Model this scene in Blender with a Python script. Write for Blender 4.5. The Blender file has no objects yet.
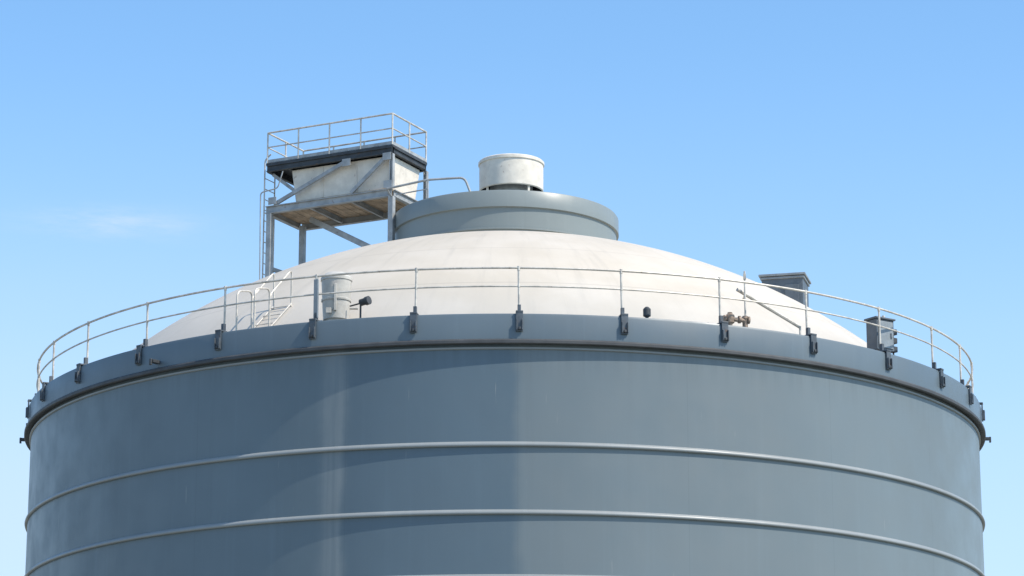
import bpy, math, random
from mathutils import Vector, Matrix
random.seed(4)
scene = bpy.context.scene
rad = math.radians

# ------------------------------------------------------------ node helpers
class NT:
    def __init__(s, tree):
        s.t = tree; s.n = tree.nodes; s.l = tree.links
    def new(s, typ, **kw):
        n = s.n.new(typ)
        for k, v in kw.items():
            setattr(n, k, v)
        return n
    def put(s, sock, v):
        if isinstance(v, bpy.types.NodeSocket): s.l.new(v, sock)
        elif isinstance(v, (tuple, list)) and len(v) == 3 and sock.type == 'RGBA': sock.default_value = (*v, 1)
        else: sock.default_value = v
    def math(s, op, a, b=0.0, c=None, clamp=False):
        n = s.new('ShaderNodeMath', operation=op, use_clamp=clamp)
        s.put(n.inputs[0], a); s.put(n.inputs[1], b)
        if c is not None: s.put(n.inputs[2], c)
        return n.outputs[0]
    def mix(s, f, a, b, mode='MIX'):
        n = s.new('ShaderNodeMix', data_type='RGBA', blend_type=mode)
        s.put(n.inputs[0], f); s.put(n.inputs[6], a); s.put(n.inputs[7], b)
        return n.outputs[2]
    def noise(s, vec, scale, detail=4, rough=.55):
        n = s.new('ShaderNodeTexNoise'); n.inputs['Scale'].default_value = scale
        n.inputs['Detail'].default_value = detail; n.inputs['Roughness'].default_value = rough
        if vec is not None: s.l.new(vec, n.inputs['Vector'])
        return n.outputs['Fac']
    def rng(s, v, a, b, c=0., d=1., smooth=True):
        n = s.new('ShaderNodeMapRange', interpolation_type='SMOOTHSTEP' if smooth else 'LINEAR')
        s.put(n.inputs[0], v)
        for i, q in enumerate((a, b, c, d)): n.inputs[i+1].default_value = q
        return n.outputs[0]
    def comb(s, x, y, z):
        n = s.new('ShaderNodeCombineXYZ')
        for i, q in enumerate((x, y, z)): s.put(n.inputs[i], q)
        return n.outputs[0]

def base_mat(name):
    m = bpy.data.materials.new(name); m.use_nodes = True
    t = NT(m.node_tree); b = m.node_tree.nodes['Principled BSDF']
    return m, t, b

def simple(name, col, rough=.5, metal=0., var=.25, scale=3., rust=0., bump=.15):
    m, t, b = base_mat(name)
    co = t.new('ShaderNodeTexCoord').outputs['Object']
    n1 = t.noise(co, scale, 6, .6)
    dark = tuple(c*(1-var) for c in col); lite = tuple(min(1, c*(1+var*.5)) for c in col)
    c = t.mix(t.rng(n1, .3, .7), dark, lite)
    if rust > 0:
        n2 = t.noise(co, scale*2.3, 8, .7)
        c = t.mix(t.rng(n2, .62-rust*.15, .72-rust*.1, 0, .8), c, (.16, .07, .03))
    t.put(b.inputs['Base Color'], c)
    t.put(b.inputs['Roughness'], t.rng(t.noise(co, scale*4), .2, .8, rough-.1, rough+.12))
    b.inputs['Metallic'].default_value = metal
    bp = t.new('ShaderNodeBump'); bp.inputs['Strength'].default_value = bump; bp.inputs['Distance'].default_value = .01
    t.put(bp.inputs['Height'], t.noise(co, scale*8)); t.put(b.inputs['Normal'], bp.outputs[0])
    return m

def cyl_coords(t):
    """object coords -> arc length (m), z, radius, angle"""
    co = t.new('ShaderNodeTexCoord').outputs['Object']
    sp = t.new('ShaderNodeSeparateXYZ'); t.l.new(co, sp.inputs[0])
    x, y, z = sp.outputs
    ang = t.math('ARCTAN2', x, t.math('MULTIPLY', y, -1))   # 0 at -Y, + towards +X
    r = t.math('SQRT', t.math('ADD', t.math('MULTIPLY', x, x), t.math('MULTIPLY', y, y)))
    return co, x, y, z, r, ang

def wall_mat(name, col, seams=True, R=9.87, top=13.4):
    m, t, b = base_mat(name)
    co, x, y, z, r, ang = cyl_coords(t)
    arc = t.math('MULTIPLY', ang, R)
    # broad, cloudy weathering
    big = t.noise(t.comb(arc, t.math('MULTIPLY', z, .35), r), .3, 4, .5)
    c = t.mix(t.rng(big, .3, .7), tuple(k*.90 for k in col), tuple(k*1.10 for k in col))
    # fine vertical rain streaks
    st = t.noise(t.comb(t.math('MULTIPLY', arc, 5.), t.math('MULTIPLY', z, .16), 0.), 1., 6, .65)
    c = t.mix(t.rng(st, .5, .78, 0, .18), c, tuple(k*1.5 for k in col))
    st2 = t.noise(t.comb(t.math('MULTIPLY', arc, 3.3), t.math('MULTIPLY', z, .10), 7.), 1., 6, .7)
    c = t.mix(t.rng(st2, .55, .8, 0, .24), c, tuple(k*.6 for k in col))
    if seams:
        # vertical plates: shade, lit side and highlight streak painted into colour, noisy borders
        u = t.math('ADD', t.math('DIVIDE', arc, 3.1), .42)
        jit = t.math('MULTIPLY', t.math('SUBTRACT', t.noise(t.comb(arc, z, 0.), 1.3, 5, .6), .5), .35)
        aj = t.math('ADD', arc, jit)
        shade_zone = t.math('MULTIPLY', t.rng(aj, -3.0, -2.7), t.rng(aj, .08, .38, 1, 0))
        c = t.mix(t.math('MULTIPLY', shade_zone, .40), c, (.070, .112, .15))
        lit_zone = t.rng(aj, .10, .40)
        c = t.mix(t.math('MULTIPLY', lit_zone, .36), c, (.215, .235, .232))
        sheen_strip = t.math('MULTIPLY', t.rng(aj, -3.45, -3.12), t.rng(aj, -3.02, -2.8, 1, 0))
        c = t.mix(t.math('MULTIPLY', sheen_strip, t.rng(st, .25, .7, .08, .42)), c, (.30, .31, .30))
        f = t.math('ABSOLUTE', t.math('SUBTRACT', t.math('FRACT', u), .5))
        seam = t.rng(f, 0., .003, 1, 0)
        c = t.mix(t.math('MULTIPLY', seam, .3), c, tuple(k*.6 for k in col))
        # sparse rust specks and chips
        vo = t.new('ShaderNodeTexVoronoi'); vo.inputs['Scale'].default_value = .9
        t.l.new(t.comb(arc, z, 0.), vo.inputs['Vector'])
        sp = t.math('SUBTRACT', 1., t.rng(vo.outputs['Distance'], .02, .038))
        keep = t.new('ShaderNodeSeparateColor'); t.l.new(vo.outputs['Color'], keep.inputs[0])
        sp = t.math('MULTIPLY', sp, t.math('GREATER_THAN', keep.outputs[0], .75))
        c = t.mix(t.math('MULTIPLY', sp, .75), c, (.05, .035, .03))
        # thin pale drips
        dr = t.noise(t.comb(t.math('MULTIPLY', arc, 9.), t.math('MULTIPLY', z, .6), 3.), 1., 3, .5)
        c = t.mix(t.rng(dr, .71, .76, 0, .3), c, (.42, .40, .36))
        # streaky darkening towards the eave
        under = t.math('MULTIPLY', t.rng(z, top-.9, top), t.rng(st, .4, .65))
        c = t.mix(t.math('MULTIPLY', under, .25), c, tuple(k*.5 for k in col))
    t.put(b.inputs['Base Color'], c)
    t.put(b.inputs['Roughness'], t.rng(t.noise(co, 1.4, 6), .25, .75, .34, .5))
    bp = t.new('ShaderNodeBump'); bp.inputs['Strength'].default_value = .35; bp.inputs['Distance'].default_value = .05
    hgt = t.noise(t.comb(arc, t.math('MULTIPLY', z, .8), 0.), .8, 2, .4)
    t.put(bp.inputs['Height'], hgt); t.put(b.inputs['Normal'], bp.outputs[0])
    return m

def dome_mat():
    m, t, b = base_mat('dome_paint')
    co, x, y, z, r, ang = cyl_coords(t)
    n = t.noise(co, .5, 5, .6)
    c = t.mix(t.rng(n, .3, .7), (.55, .475, .375), (.62, .545, .45))
    st = t.noise(t.comb(t.math('MULTIPLY', ang, 26.), t.math('MULTIPLY', r, .35), 0.), 1., 6, .65)
    c = t.mix(t.rng(st, .48, .8, 0, .45), c, (.38, .34, .28))
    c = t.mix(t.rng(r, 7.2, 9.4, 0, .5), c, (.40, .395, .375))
    # lap joints of the roof plates
    u = t.math('ABSOLUTE', t.math('SUBTRACT', t.math('FRACT', t.math('MULTIPLY', ang, 24/(2*math.pi))), .5))
    s1 = t.rng(t.math('MULTIPLY', u, r), .0, .010, .5, 0)
    rr = t.math('ABSOLUTE', t.math('SUBTRACT', t.math('FRACT', t.math('DIVIDE', r, 1.75)), .5))
    s2 = t.rng(rr, 0., .012, 1, 0)
    s = t.math('MAXIMUM', s1, s2)
    c = t.mix(t.math('MULTIPLY', s, .4), c, (.30, .26, .21))
    t.put(b.inputs['Base Color'], c); b.inputs['Roughness'].default_value = .55
    bp = t.new('ShaderNodeBump'); bp.inputs['Strength'].default_value = .3; bp.inputs['Distance'].default_value = .04
    t.put(bp.inputs['Height'], t.math('ADD', t.noise(co, 1.1, 3), t.math('MULTIPLY', s, -.2))); t.put(b.inputs['Normal'], bp.outputs[0])
    return m

GREY = (.118, .157, .18)
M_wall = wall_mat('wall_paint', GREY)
M_band = wall_mat('band_paint', (.115, .148, .17), seams=False)
M_ring = wall_mat('ring_paint', (.25, .265, .265), seams=False)
M_neck = wall_mat('neck_paint', (.20, .225, .22), seams=False, R=2.4)
M_dome = dome_mat()
M_lip = simple('lip_dark', (.06, .062, .065), .6)
M_rail = simple('galvanised_rail', (.60, .55, .48), .45, .15, .3, 6, rust=.12)
M_brk = simple('bracket_steel', (.09, .105, .12), .5, .2, .3, 8, rust=.3)
M_steel = simple('painted_steel', (.36, .37, .37), .5, .1, .25, 5, rust=.15)
M_dark = simple('dark_steel', (.06, .065, .07), .55, .3, .3, 6, rust=.2)
M_white = simple('white_paint', (.74, .67, .57), .5, 0, .14, 4, rust=.08)
M_board = simple('brown_decking', (.52, .38, .25), .75, 0, .4, 4)
M_box = simple('box_grey', (.11, .13, .15), .5, .1, .2, 4)
M_lid = simple('lid_grey', (.24, .27, .29), .5, .1, .2, 4)
M_lite = simple('light_grey_paint', (.50, .47, .42), .5, 0, .2, 4)
M_rust = simple('rusty_iron', (.38, .28, .21), .75, .1, .6, 14)

# ------------------------------------------------------------ mesh helpers
def empty(name, loc=(0, 0, 0)):
    e = bpy.data.objects.new(name, None); e.location = loc; e.empty_display_size = .3
    scene.collection.objects.link(e); return e

class Part:
    def __init__(s): s.v = []; s.f = []
    def add(s, v, f):
        o = len(s.v); s.v += [tuple(p) for p in v]; s.f += [tuple(i+o for i in q) for q in f]; return s
    def box(s, c, size, ax=None):
        """box centred c, size along axes ax (3 vectors)"""
        ax = ax or (Vector((1, 0, 0)), Vector((0, 1, 0)), Vector((0, 0, 1)))
        c = Vector(c); vs = []
        for i in (-.5, .5):
            for j in (-.5, .5):
                for k in (-.5, .5):
                    vs.append(c+ax[0]*size[0]*i+ax[1]*size[1]*j+ax[2]*size[2]*k)
        return s.add(vs, [(0, 1, 3, 2), (4, 6, 7, 5), (0, 4, 5, 1), (2, 3, 7, 6), (0, 2, 6, 4), (1, 5, 7, 3)])
    def beam(s, a, b, w, h, up=Vector((0, 0, 1))):
        a = Vector(a); b = Vector(b); d = (b-a); L = d.length; d.normalize()
        sd = d.cross(up)
        if sd.length < 1e-3: sd = Vector((1, 0, 0))
        sd.normalize(); u = sd.cross(d)
        return s.box((a+b)/2, (L, w, h), (d, sd, u))
    def ibeam(s, a, b, w, h, up=Vector((0, 0, 1)), t=.018):
        a = Vector(a); b = Vector(b); d = (b-a); L = d.length; d.normalize()
        sd = d.cross(up)
        if sd.length < 1e-3: sd = Vector((1, 0, 0))
        sd.normalize(); u = sd.cross(d); c = (a+b)/2
        s.box(c, (L, t, h-2*t), (d, sd, u))
        s.box(c+u*(h-t)/2, (L, w, t), (d, sd, u)); s.box(c-u*(h-t)/2, (L, w, t), (d, sd, u))
        return s
    def tube(s, pts, r, n=8, closed=False):
        pts = [Vector(p) for p in pts]; m = len(pts); rings = []; ref = None
        for i, p in enumerate(pts):
            if closed: d = pts[(i+1) % m]-pts[i-1]
            else: d = pts[min(i+1, m-1)]-pts[max(i-1, 0)]
            d.normalize()
            if ref is None:
                ref = d.cross(Vector((0, 0, 1)))
                if ref.length < .05: ref = d.cross(Vector((1, 0, 0)))
            ref = (ref-d*ref.dot(d)).normalized(); q = d.cross(ref)
            rings.append([p+ref*r*math.cos(2*math.pi*k/n)+q*r*math.sin(2*math.pi*k/n) for k in range(n)])
        vs = [v for g in rings for v in g]; fs = []
        for i in range(m if closed else m-1):
            j = (i+1) % m
            for k in range(n):
                l = (k+1) % n
                fs.append((i*n+k, i*n+l, j*n+l, j*n+k))
        if not closed:
            fs.append(tuple(range(n))[::-1]); fs.append(tuple((m-1)*n+k for k in range(n)))
        return s.add(vs, fs)
    def lathe(s, prof, n=64, c=(0, 0)):
        vs = []; fs = []; m = len(prof)
        for (r, z) in prof:
            for k in range(n):
                a = 2*math.pi*k/n
                vs.append((c[0]+r*math.cos(a), c[1]+r*math.sin(a), z))
        for i in range(m-1):
            for k in range(n):
                l = (k+1) % n
                fs.append((i*n+k, i*n+l, (i+1)*n+l, (i+1)*n+k))
        return s.add(vs, fs)
    def make(s, name, mat, parent=None, smooth=False, bevel=0., angle=35):
        me = bpy.data.meshes.new(name); me.from_pydata(s.v, [], s.f); me.update()
        me.materials.append(mat)
        ob = bpy.data.objects.new(name, me); scene.collection.objects.link(ob)
        if parent:
            ob.parent = parent
            ob.matrix_parent_inverse = Matrix.Translation(parent.location).inverted()
        if smooth:
            for p in me.polygons: p.use_smooth = True
            me.set_sharp_from_angle(angle=rad(angle))
        if bevel > 0:
            b = ob.modifiers.new('bevel', 'BEVEL'); b.width = bevel; b.segments = 2; b.limit_method = 'ANGLE'
        return ob

def P(theta, r, z):
    return Vector((r*math.sin(theta), -r*math.cos(theta), z))
def smooth_path(pts, rr=.1, n=5):
    """round corners of polyline"""
    pts = [Vector(p) for p in pts]; out = [pts[0]]
    for i in range(1, len(pts)-1):
        a, b, c = pts[i-1], pts[i], pts[i+1]
        d1 = (a-b); d2 = (c-b); k = min(rr, d1.length*.45, d2.length*.45)
        p0 = b+d1.normalized()*k; p2 = b+d2.normalized()*k
        for j in range(n+1):
            t = j/n; out.append(p0*(1-t)**2+b*2*t*(1-t)+p2*t*t)
    out.append(pts[-1]); return out
SC, SR = 4.77, 12.9
def dome_z(x, y): return SC+math.sqrt(SR*SR-x*x-y*y)

# ------------------------------------------------------------ ground
g = Part(); g.add([(-4000, -4000, 0), (4000, -4000, 0), (4000, 4000, 0), (-4000, 4000, 0)], [(0, 1, 2, 3)])
mg, t, b = base_mat('gravel_ground')
co = t.new('ShaderNodeTexCoord').outputs['Object']
c = t.mix(t.rng(t.noise(co, .05, 6), .4, .6), (.24, .22, .19), (.17, .19, .12))
c = t.mix(t.rng(t.noise(co, 12, 6), .3, .7, 0, .5), c, (.33, .31, .28))
t.put(b.inputs['Base Color'], c); b.inputs['Roughness'].default_value = .95
g.make('ground', mg)

# ------------------------------------------------------------ tank
tank = empty('storage_tank')
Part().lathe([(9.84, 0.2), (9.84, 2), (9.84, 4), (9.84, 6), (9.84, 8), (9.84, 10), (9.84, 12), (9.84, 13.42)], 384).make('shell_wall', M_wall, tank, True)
Part().lathe([(10.6, 0.004), (10.6, .2), (10.55, .25), (9.8, .25)], 128).make('foundation_ring', simple('foundation_concrete', (.34, .33, .31), .9), tank, True)
Part().lathe([(9.915, 13.425), (9.915, 13.85), (9.90, 13.89), (9.875, 13.9), (9.30, 13.9)], 384).make('eave_band', M_band, tank, True)
Part().lathe([(9.842, 13.345), (9.96, 13.33), (9.98, 13.345), (9.98, 13.39), (9.96, 13.415), (9.917, 13.43)], 384).make('eave_lip', M_lip, tank, True)
Part().lathe([(9.845, 13.25), (9.875, 13.26), (9.875, 13.29), (9.845, 13.30)], 384).make('eave_weld_strip', M_ring, tank, True)
rings = Part()
zs = [11.54, 10.33, 9.19, 7.95, 6.7, 5.4, 4.1, 2.8, 1.5]
for z in zs:
    rings.lathe([(9.842, z-.040), (9.880, z-.040), (9.893, z-.03), (9.898, z-.01), (9.888, z+.015), (9.865, z+.04), (9.842, z+.052)], 384)
rings.make('stiffening_rings', M_ring, tank, True, angle=60)
prof = [(9.45-9.40*i/48, dome_z(9.45-9.40*i/48, 0)) for i in range(49)]
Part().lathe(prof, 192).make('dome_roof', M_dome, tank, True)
Part().lathe([(9.34, 13.88), (9.34, 13.98), (9.26, 13.99), (9.26, 13.7)], 192).make('dome_kerb', M_band, tank, True)
NZ = -.07
Part().lathe([(2.38, 16.9), (2.38, 18.06+NZ), (2.43, 18.075+NZ), (2.43, 18.40+NZ), (2.41, 18.43+NZ), (2.30, 18.44+NZ), (1.2, 18.47+NZ), (.02, 18.48+NZ)], 128).make('crown_neck', M_neck, tank, True)
Part().lathe([(2.385, 17.52), (2.41, 17.53), (2.41, 17.56), (2.385, 17.57)], 128).make('crown_hoop', M_neck, tank, True)
bk = Part()
for th in (-88, 87.5, -40, 128, 180, -130):
    a = rad(th); o = P(a, 1, 0); tg = Vector((math.cos(a), math.sin(a), 0))
    bk.box(P(a, 10.03, 13.52), (.1, .18, .06), (tg, o, Vector((0, 0, 1))))
    bk.box(P(a, 10.14, 13.50), (.05, .04, .12), (tg, o, Vector((0, 0, 1))))
bk.make('lip_brackets', M_dark, tank, bevel=.006)

# crown ventilator
v = empty('roof_ventilator', (.13, 0, 18.45))
Part().lathe([(.50, 18.40), (.50, 18.56), (.46, 18.58), (.46, 19.3)], 48, (.13, 0)).make('throat', M_steel, v, True)
Part().lathe([(.66, 19.02), (.67, 19.00), (.69, 19.02), (.69, 19.58), (.712, 19.59), (.712, 19.65), (.69, 19.67), (.45, 19.71), (.02, 19.75)], 64, (.13, 0)).make('hood', M_white, v, True)
Part().lathe([(.66, 19.02), (.655, 19.3), (.02, 19.3)], 48, (.13, 0)).make('hood_lining', M_dark, v, True)
lg = Part()
for k in range(4):
    a = 2*math.pi*(k+.4)/4
    lg.beam((.13+.58*math.cos(a), .58*math.sin(a), 18.40), (.13+.64*math.cos(a), .64*math.sin(a), 19.10), .05, .03)
lg.make('hood_legs', M_white, v)
Part().lathe([(.55, 18.40), (.62, 18.42), (.62, 18.50), (.55, 18.52)], 48, (.13, 0)).make('base_flange', M_white, v, True)
hk = Part(); hk.tube(smooth_path([(.76, -.4, 18.40), (.80, -.4, 18.72), (.92, -.4, 18.76), (1.0, -.4, 18.62)], .06), .018)
hk.make('sample_pipe', M_dark, v, True)

# ------------------------------------------------------------ rim railing
rl = empty('safety_railing')
RR = 9.76
NP = 33
# site-welded posts: spacing is not perfectly regular
tweak = {2: .2, 3: .5, 4: 1.3, 5: 2.0, 6: 1.2, 30: -.5, 29: -1.2, 28: -2.3, 27: -2.4, 26: -1.5}
ths = [rad(1.6+tweak.get(k, 0))+2*math.pi*k/NP for k in range(NP)]
def ring_tube(z, r, R=RR, n=264): return Part().tube([P(2*math.pi*i/n, R, z) for i in range(n)], r, 8, True)
ring_tube(14.77, .021).make('top_rail', M_rail, rl, True)
ring_tube(14.43, .016).make('mid_rail', M_rail, rl, True)
po = Part(); br = Part(); bolts = Part(); cp = Part()
up = Vector((0, 0, 1))
for i, a in enumerate(ths):
    o = P(a, 1, 0); tg = Vector((math.cos(a), math.sin(a), 0))
    lean = random.uniform(-.015, .015)
    po.tube([P(a, RR, 13.9), P(a, RR, 14.3)+tg*lean*.5, P(a, RR, 14.77)+tg*lean], .020)
    cp.tube([P(a, RR, 14.72)+tg*lean, P(a, RR, 14.80)+tg*lean], .027)
    cp.tube([P(a, RR, 14.41)+tg*lean*.6, P(a, RR, 14.45)+tg*lean*.6], .026)
    # clamp bracket wrapping the band edge
    br.box(P(a, 9.85, 13.925), (.13, .22, .03), (tg, o, up))
    br.box(P(a, 9.94, 13.74), (.13, .025, .36), (tg, o, up))
    br.box(P(a, 9.965, 13.68)-tg*.05, (.02, .05, .20), (tg, o, up))
    br.box(P(a, 9.965, 13.68)+tg*.05, (.02, .05, .20), (tg, o, up))
    br.box(P(a, RR+.03, 14.00), (.06, .07, .16), (tg, o, up))
    bolts.box(P(a, 9.97, 13.61), (.05, .04, .05), (tg, o, up))
    if i == NP-2:
        gp = Part().box(P(a, RR+.04, 14.34), (.085, .05, .72), (tg, o, up)).make('gate_post', M_lid, rl, bevel=.008)
po.make('posts', M_rail, rl, True); cp.make('rail_couplings', M_rail, rl, True)
br.make('post_brackets', M_brk, rl, bevel=.005)
bolts.make('bracket_bolts', M_dark, rl, bevel=.01)

# ------------------------------------------------------------ platform tower
tw = empty('inspection_platform', (-3.5, .6, 18.0))
A = rad(27)
ud = Vector((-math.cos(A), math.sin(A), 0)); vd = Vector((math.sin(A), math.cos(A), 0))
N0 = Vector((-2.41, -.7, 0)); LU, LV = 3.12, 1.5
def Q(s, t_, z): return N0+ud*LU*s+vd*LV*t_+Vector((0, 0, z))
ax = (ud, vd, up)
# upper deck
d = Part(); d.box(Q(.5, .5, 19.84), (LU+.04, LV+.04, .05), ax); d.make('upper_deck', M_dark, tw)
e = Part()
for t_ in (0, 1): e.ibeam(Q(0, t_, 19.74), Q(1, t_, 19.74), .08, .14)
for s_ in (0, 1): e.ibeam(Q(s_, 0.04, 19.74), Q(s_, .96, 19.74), .08, .13)
for s_ in (.16, .33, .5, .67, .84): e.ibeam(Q(s_, 0.03, 19.75), Q(s_, .97, 19.75), .05, .11)
e.make('upper_deck_beams', M_dark, tw)
k = Part()
for t_ in (0, 1): k.beam(Q(0, t_, 19.91), Q(1, t_, 19.91), .012, .07)
for s_ in (0, 1): k.beam(Q(s_, 0, 19.91), Q(s_, 1, 19.91), .012, .068)
k.make('toe_boards', M_steel, tw)
# rails
r_ = Part()
crn = [(0, 0), (1, 0), (1, 1), (0, 1)]
for i in range(4):
    a, b2 = crn[i], crn[(i+1) % 4]
    for z, q in ((20.56, .020), (20.23, .015)):
        r_.tube([Q(*a, z), Q(*b2, z)], q)
for s_ in (0, .25, .5, .75, 1):
    for t_ in (0, 1): r_.tube([Q(s_, t_, 19.84), Q(s_, t_, 20.56)], .018)
for s_ in (0, 1): r_.tube([Q(s_, .5, 19.84), Q(s_, .5, 20.56)], .018)
r_.make('guard_rails', M_rail, tw, True)
# equipment on deck
q = Part()
for s_, w in ((.2, .1), (.3, .16), (.42, .08), (.55, .1), (.66, .07), (.8, .14)): q.box(Q(s_, .25+.3*random.random(), 19.95), (w, .2, random.uniform(.12, .2)), ax)
q.tube([Q(.1, .3, 20.0), Q(.9, .3, 20.0)], .025)
q.make('deck_fittings', M_lite, tw, bevel=.01)
# hopper (tapered housing)
def frustum(p, s0, s1, t0, t1, z1, s2, s3, t2, t3, z0):
    top = [Q(s0, t0, z1), Q(s1, t0, z1), Q(s1, t1, z1), Q(s0, t1, z1)]
    bot = [Q(s2, t2, z0), Q(s3, t2, z0), Q(s3, t3, z0), Q(s2, t3, z0)]
    return p.add(top+bot, [(0, 1, 2, 3), (7, 6, 5, 4), (0, 4, 5, 1), (1, 5, 6, 2), (2, 6, 7, 3), (3, 7, 4, 0)])
h = Part(); frustum(h, .02, .82, .07, .90, 19.66, .04, .79, .09, .84, 18.95); h.make('hopper_housing', M_white, tw, bevel=.015)
h = Part()
for s_ in (.3, .57):
    h.beam(Q(s_, .062, 19.64), Q(s_, .082, 18.96), .02, .02)
h.make('housing_ribs', M_white, tw)
# lower deck
l = Part()
nb = 16
for i in range(nb):
    s_ = (i+.5)/nb
    l.box(Q(s_, .5, 18.87+random.uniform(-.003, .003)), (LU/nb-.015, LV, .03), ax)
l.make('lower_deck_boards', M_board, tw)
l = Part()
for t_ in (0, 1): l.ibeam(Q(-.0, t_, 18.80), Q(1., t_, 18.80), .1, .17)
for s_ in (0, 1): l.ibeam(Q(s_, .05, 18.80), Q(s_, .95, 18.80), .1, .16)
for s_ in (.33, .66): l.ibeam(Q(s_, .05, 18.79), Q(s_, .95, 18.79), .05, .12)
l.make('lower_deck_beams', M_steel, tw)
# columns
cl = Part()
for (s_, t_) in ((0, 0), (.97, 0), (.93, .78), (0, 1)):
    p = Q(s_, t_, 0)
    zt = 18.71; zb = dome_z(p.x, p.y)-.1
    cl.beam(Vector((p.x, p.y, zb)), Vector((p.x, p.y, zt)), .12, .12, up=ud)
for (s_, t_) in ((.0, .0), (0, 1), (.98, .98), (.45, .97)):
    p = Q(s_, t_, 0)
    cl.ibeam(Vector((p.x, p.y, 18.89)), Vector((p.x, p.y, 19.66)), .09, .09, up=ud)
cl.make('columns', M_steel, tw, bevel=.008)
bc = Part()
bc.beam(Q(.93, -.0, 18.92), Q(.35, -.0, 19.66), .05, .08)
bc.beam(Q(.32, -.0, 18.92), Q(.03, -.0, 19.66), .05, .08)
bc.beam(Q(.98, .1, 19.64), Q(.80, .1, 19.2), .05, .07)
bc.beam(Q(.78, .5, 18.70), Q(.08, .15, 17.50), .09, .12)
bc.beam(Q(.97, 0.02, 17.5), Q(.93, .76, 17.5), .06, .08)
bc.make('braces', M_steel, tw)
# gusset plates at the joints
gs = Part()
for (s_, z_) in ((.02, 18.98), (.94, 18.98), (.03, 19.6), (.35, 19.6)):
    gs.box(Q(s_, -.045, z_), (.2, .012, .16), ax)
gs.make('gusset_plates', M_steel, tw)
# ladder on left end
ld = Part()
la = Q(1.05, .10, 0); lb = Q(1.05, .38, 0)
for p in (la, lb):
    zb = dome_z(p.x, p.y)
    ld.tube(smooth_path([(p.x, p.y, zb), (p.x, p.y, 20.0), Vector((p.x, p.y, 20.12))-ud*.15], .06), .016)
z = dome_z(la.x, la.y)+.2
while z < 19.7:
    ld.tube([(la.x, la.y, z), (lb.x, lb.y, z)], .010, 6); z += .24
for z in (17.2, 18.8): 
    ld.beam((la.x, la.y, z), Q(1, .12, z), .02, .02); ld.beam((lb.x, lb.y, z), Q(1, .38, z), .02, .02)
ld.make('ladder', M_rail, tw, True)
cb = Part()
p = Q(1.02, -.04, 0)
cb.tube(smooth_path([(p.x, p.y, 15.0), (p.x-.05, p.y, 19.2), Q(.9, -.04, 19.25), Q(.86, -.04, 19.62)], .08), .014)
cb.make('conduit', M_steel, tw, True)

# bridge handrail onto crown
hb = empty('crown_handrail', (-1.6, -1.4, 18.5))
x = Part()
x.tube(smooth_path([(-2.5, -1.05, 18.78), (-1.62, -1.45, 18.86), (-.85, -1.55, 18.88), (-.66, -1.55, 18.38)], .12), .026)
x.tube([(-1.62, -1.45, 18.86), (-1.62, -1.45, 18.37)], .018)
x.tube([(-2.3, -1.14, 18.62), (-1.62, -1.45, 18.66)], .014)
x.tube([(-2.5, -1.05, 18.78), (-2.45, -.9, 18.72), (-2.42, -.78, 18.70)], .018)
x.make('handrail_tube', M_steel, hb, True)

# ------------------------------------------------------------ stile ladder at left rim
sl = empty('dome_access_ladder', (-5.1, -7.7, 13.9))
def Pd(p, dz=0): return Vector((p[0], p[1], dome_z(p[0], p[1])+dz))
TH = rad(-30.3)
x = Part(); rd = P(TH, 1, 0).normalized(); tg = Vector((math.cos(TH), math.sin(TH), 0))
for off in (-.2, .2):
    b0 = P(TH, 9.42, 13.9)+tg*off
    b1 = P(TH, 8.95, 0)+tg*off; b2_ = P(TH, 8.25, 0)+tg*off
    x.tube(smooth_path([b0, b0+up*.88, Pd(b1, .82), Pd(b1, 0)], .13), .019)
    x.tube(smooth_path([Pd(b1, .35), Pd(b1, .70), Pd(b2_, .72), Pd(b2_, 0)], .12), .017)
    x.tube([b0+rd*-.05, Pd(b1, .06), Pd(b2_, .06)], .014)
for k in range(5):
    q_ = 9.3-k*.24
    p0 = P(TH, q_, 0)-tg*.2; p1 = P(TH, q_, 0)+tg*.2
    x.tube([Pd(p0, .07), Pd(p1, .07)], .010)
x.make('ladder_frame', M_rail, sl, True)

# ------------------------------------------------------------ drum vent
dv = empty('drum_vent', (-3.06, -8.62, 13.9)); C = (-3.06, -8.62)
Part().lathe([(.19, 13.9), (.19, 14.06), (.235, 14.08), (.25, 14.3), (.275, 14.80), (.29, 14.81), (.29, 14.86), (.275, 14.88), (.2, 14.95), (.01, 14.99)], 40, C).make('drum', M_lite, dv, True)
x = Part(); x.box((C[0], C[1]-.27, 14.45), (.05, .05, .5)); x.box((C[0]-.12, C[1]-.27, 14.2), (.1, .04, .1))
x.tube([(C[0]+.25, C[1], 14.3), (C[0]+.4, C[1], 14.3)], .022)
x.make('drum_fittings', M_lite, dv, bevel=.006)
x = Part(); x.lathe([(.27, 14.42), (.275, 14.43), (.275, 14.46), (.265, 14.47)], 40, C); x.make('drum_hoop', M_lite, dv, True)
fl = empty('floodlight', (-2.62, -8.9, 14.3))
x = Part(); x.tube([(-2.60, -8.9, 14.34), (-2.47, -8.98, 14.36)], .065, 14); x.tube([(-2.5, -8.96, 14.355), (-2.44, -9.0, 14.365)], .08, 14)
x.tube([(-2.60, -8.9, 13.9), (-2.60, -8.9, 14.36)], .018); x.tube([(-2.80, -8.8, 14.3), (-2.60, -8.9, 14.33)], .015)
x.make('lamp_body', M_dark, fl, True)
sn = empty('level_sensor', (2.6, -9.1, 13.9))
x = Part(); x.lathe([(.03, 13.9), (.03, 14.02), (.07, 14.04), (.07, 14.17), (.03, 14.21), (.002, 14.21)], 20, (2.58, -9.1)); x.make('sensor_body', M_dark, sn, True)

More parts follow.
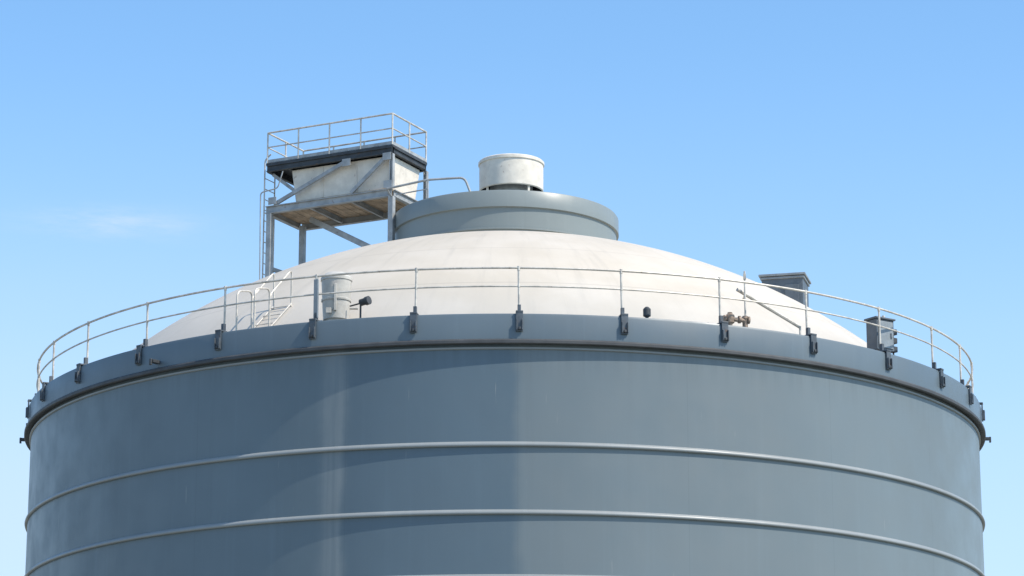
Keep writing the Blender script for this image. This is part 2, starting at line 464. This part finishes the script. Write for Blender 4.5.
# ------------------------------------------------------------ rusty valve + strut
vv = empty('pressure_valve', (4.2, -8.4, 14.0))
x = Part()
x.tube([(4.02, -8.6, 14.12), (4.46, -8.48, 14.10)], .04, 14)
for f in (0, .33, .62, 1):
    cx = 4.02+.44*f; cy = -8.6+.12*f
    x.tube([(cx-.018, cy-.005, 14.115), (cx+.018, cy+.005, 14.115)], .07, 16)
x.lathe([(.04, 13.9), (.04, 14.02), (.08, 14.05), (.095, 14.12), (.08, 14.19), (.045, 14.22), (.045, 14.24), (.002, 14.24)], 20, (4.12, -8.56))
x.lathe([(.05, 13.9), (.05, 14.08), (.07, 14.14), (.05, 14.19), (.002, 14.21)], 16, (4.40, -8.48))
x.make('valve_body', M_rust, vv, True)
st = empty('support_strut', (4.8, -8.0, 14.3))
x = Part(); x.tube([(4.28, -8.3, 14.74), (5.5, -7.5, 14.22)], .034); x.tube([(4.42, -8.32, 13.9), (4.42, -8.32, 15.08)], .018)
x.tube([(4.42, -8.32, 14.66), (4.42, -7.9, 14.66)], .015); x.box((4.42, -8.32, 14.98), (.05, .05, .1))
x.tube([(5.5, -7.5, 13.9), (5.5, -7.5, 14.24)], .02)
x.make('strut_tubes', M_rail, st, True)

# ------------------------------------------------------------ vent box on dome
vb = empty('roof_vent_box', (5.9, 0, 16.2)); R1 = rad(-14)
bx = (Vector((math.cos(R1), math.sin(R1), 0)), Vector((-math.sin(R1), math.cos(R1), 0)), up)
x = Part(); x.box((5.97, 0, 16.48), (.88, .8, 1.05), bx); x.make('box_body', M_box, vb, bevel=.01)
x = Part(); x.box((5.97, 0, 17.07), (1.0, .92, .05), bx)
x.box((5.97, 0, 17.01), (.94, .86, .05), bx); x.make('box_lid', M_lid, vb, bevel=.01)
x = Part()
for k in range(2): x.box(Vector((5.97, 0, 16.5))-bx[1]*.41+bx[0]*(-.2+.4*k), (.30, .02, .7), bx)
x.make('box_panels', M_box, vb, bevel=.005)

# ------------------------------------------------------------ control cabinet
cc = empty('control_cabinet', (7.0, -6.1, 13.9)); R2 = rad(35)
bx = (Vector((math.cos(R2), math.sin(R2), 0)), Vector((-math.sin(R2), math.cos(R2), 0)), up)
c0 = Vector((7.18, -6.0, 14.40))
x = Part(); x.box(c0, (.44, .3, .60), bx); x.box(c0+up*.32, (.50, .36, .04), bx); x.make('cabinet_body', M_box, cc, bevel=.012)
x = Part(); x.box(c0-bx[1]*.16, (.36, .02, .52), bx); x.box(c0-bx[1]*.18+bx[0]*.13, (.03, .03, .1), bx)
x.make('cabinet_door', M_lid, cc, bevel=.006)
x = Part()
for sx in (-.18, .18): x.tube([c0+bx[0]*sx-up*.6, c0+bx[0]*sx-up*.3], .02)
x.tube([c0+bx[0]*.1+up*.3, c0+bx[0]*.1+up*.42], .03)
x.make('cabinet_legs', M_rail, cc, True)
x = Part()
for k in range(3): x.box(c0+bx[0]*.32+up*(.12-.17*k), (.12, .14, .11), bx)
x.beam(c0+bx[0]*.33-up*.6, c0+bx[0]*.33+up*.28, .03, .03)
x.make('junction_boxes', M_dark, cc, bevel=.01)

# ------------------------------------------------------------ light
EL, AZ = rad(50), rad(62)
sd = Vector((math.sin(AZ)*math.cos(EL), -math.cos(AZ)*math.cos(EL), math.sin(EL)))
L = bpy.data.lights.new('sun', 'SUN'); L.energy = 5.0; L.angle = rad(.5); L.color = (1, .93, .82)
lo = bpy.data.objects.new('sun', L); scene.collection.objects.link(lo); lo.rotation_euler = sd.to_track_quat('Z', 'Y').to_euler(); lo.location = (40, -40, 60)

w = bpy.data.worlds.new('World'); scene.world = w; w.use_nodes = True
t = NT(w.node_tree); bg = w.node_tree.nodes['Background']
sky = t.new('ShaderNodeTexSky', sky_type='NISHITA', sun_disc=False, sun_elevation=EL, sun_rotation=math.pi-AZ)
sky.air_density = 1.0; sky.dust_density = .6; sky.ozone_density = 2.0
gen = t.new('ShaderNodeTexCoord').outputs['Generated']
sp = t.new('ShaderNodeSeparateXYZ'); t.l.new(gen, sp.inputs[0])
gx, gy, gz = sp.outputs
azm = t.math('ARCTAN2', gx, gy)
def gauss(v, c, wd):
    a = t.math('DIVIDE', t.math('SUBTRACT', v, c), wd)
    return t.math('EXPONENT', t.math('MULTIPLY', t.math('MULTIPLY', a, a), -1))
skc = t.mix(1., sky.outputs[0], (1.15, 1.47, 1.60), 'MULTIPLY')
cn = t.noise(t.comb(t.math('MULTIPLY', azm, 22.), t.math('MULTIPLY', gz, 110.), 2.), 1., 7, .7)
m1 = t.math('MULTIPLY', gauss(azm, -.142, .028), gauss(gz, .266, .0048))
m1 = t.math('MULTIPLY', m1, t.rng(cn, .3, .75, 0, .6))
# thin haze thickening towards the horizon
cn2 = t.noise(t.comb(t.math('MULTIPLY', azm, 3.), t.math('MULTIPLY', gz, 9.), 5.), 1., 4, .5)
hz = t.math('MULTIPLY', t.rng(gz, .12, .34, .72, .0), t.rng(cn2, .25, .75, .8, 1.1))
hz = t.math('MULTIPLY', hz, t.rng(azm, -.2, .2, 1.1, .85))
msk = t.math('ADD', m1, hz, clamp=True)
t.put(bg.inputs[0], t.mix(msk, skc, (4.5, 5.5, 6.7)))
bg.inputs[1].default_value = .15

# ------------------------------------------------------------ camera
cam = bpy.data.cameras.new('camera'); cam.lens = 102.1; cam.sensor_width = 36; cam.clip_end = 10000; cam.clip_start = .5
co_ = bpy.data.objects.new('camera', cam); scene.collection.objects.link(co_)
co_.location = (.145, -60, 1.6); co_.rotation_euler = (rad(90+14.29), 0, 0)
scene.camera = co_
scene.view_settings.view_transform = 'Standard'; scene.view_settings.look = 'None'; scene.view_settings.exposure = 0
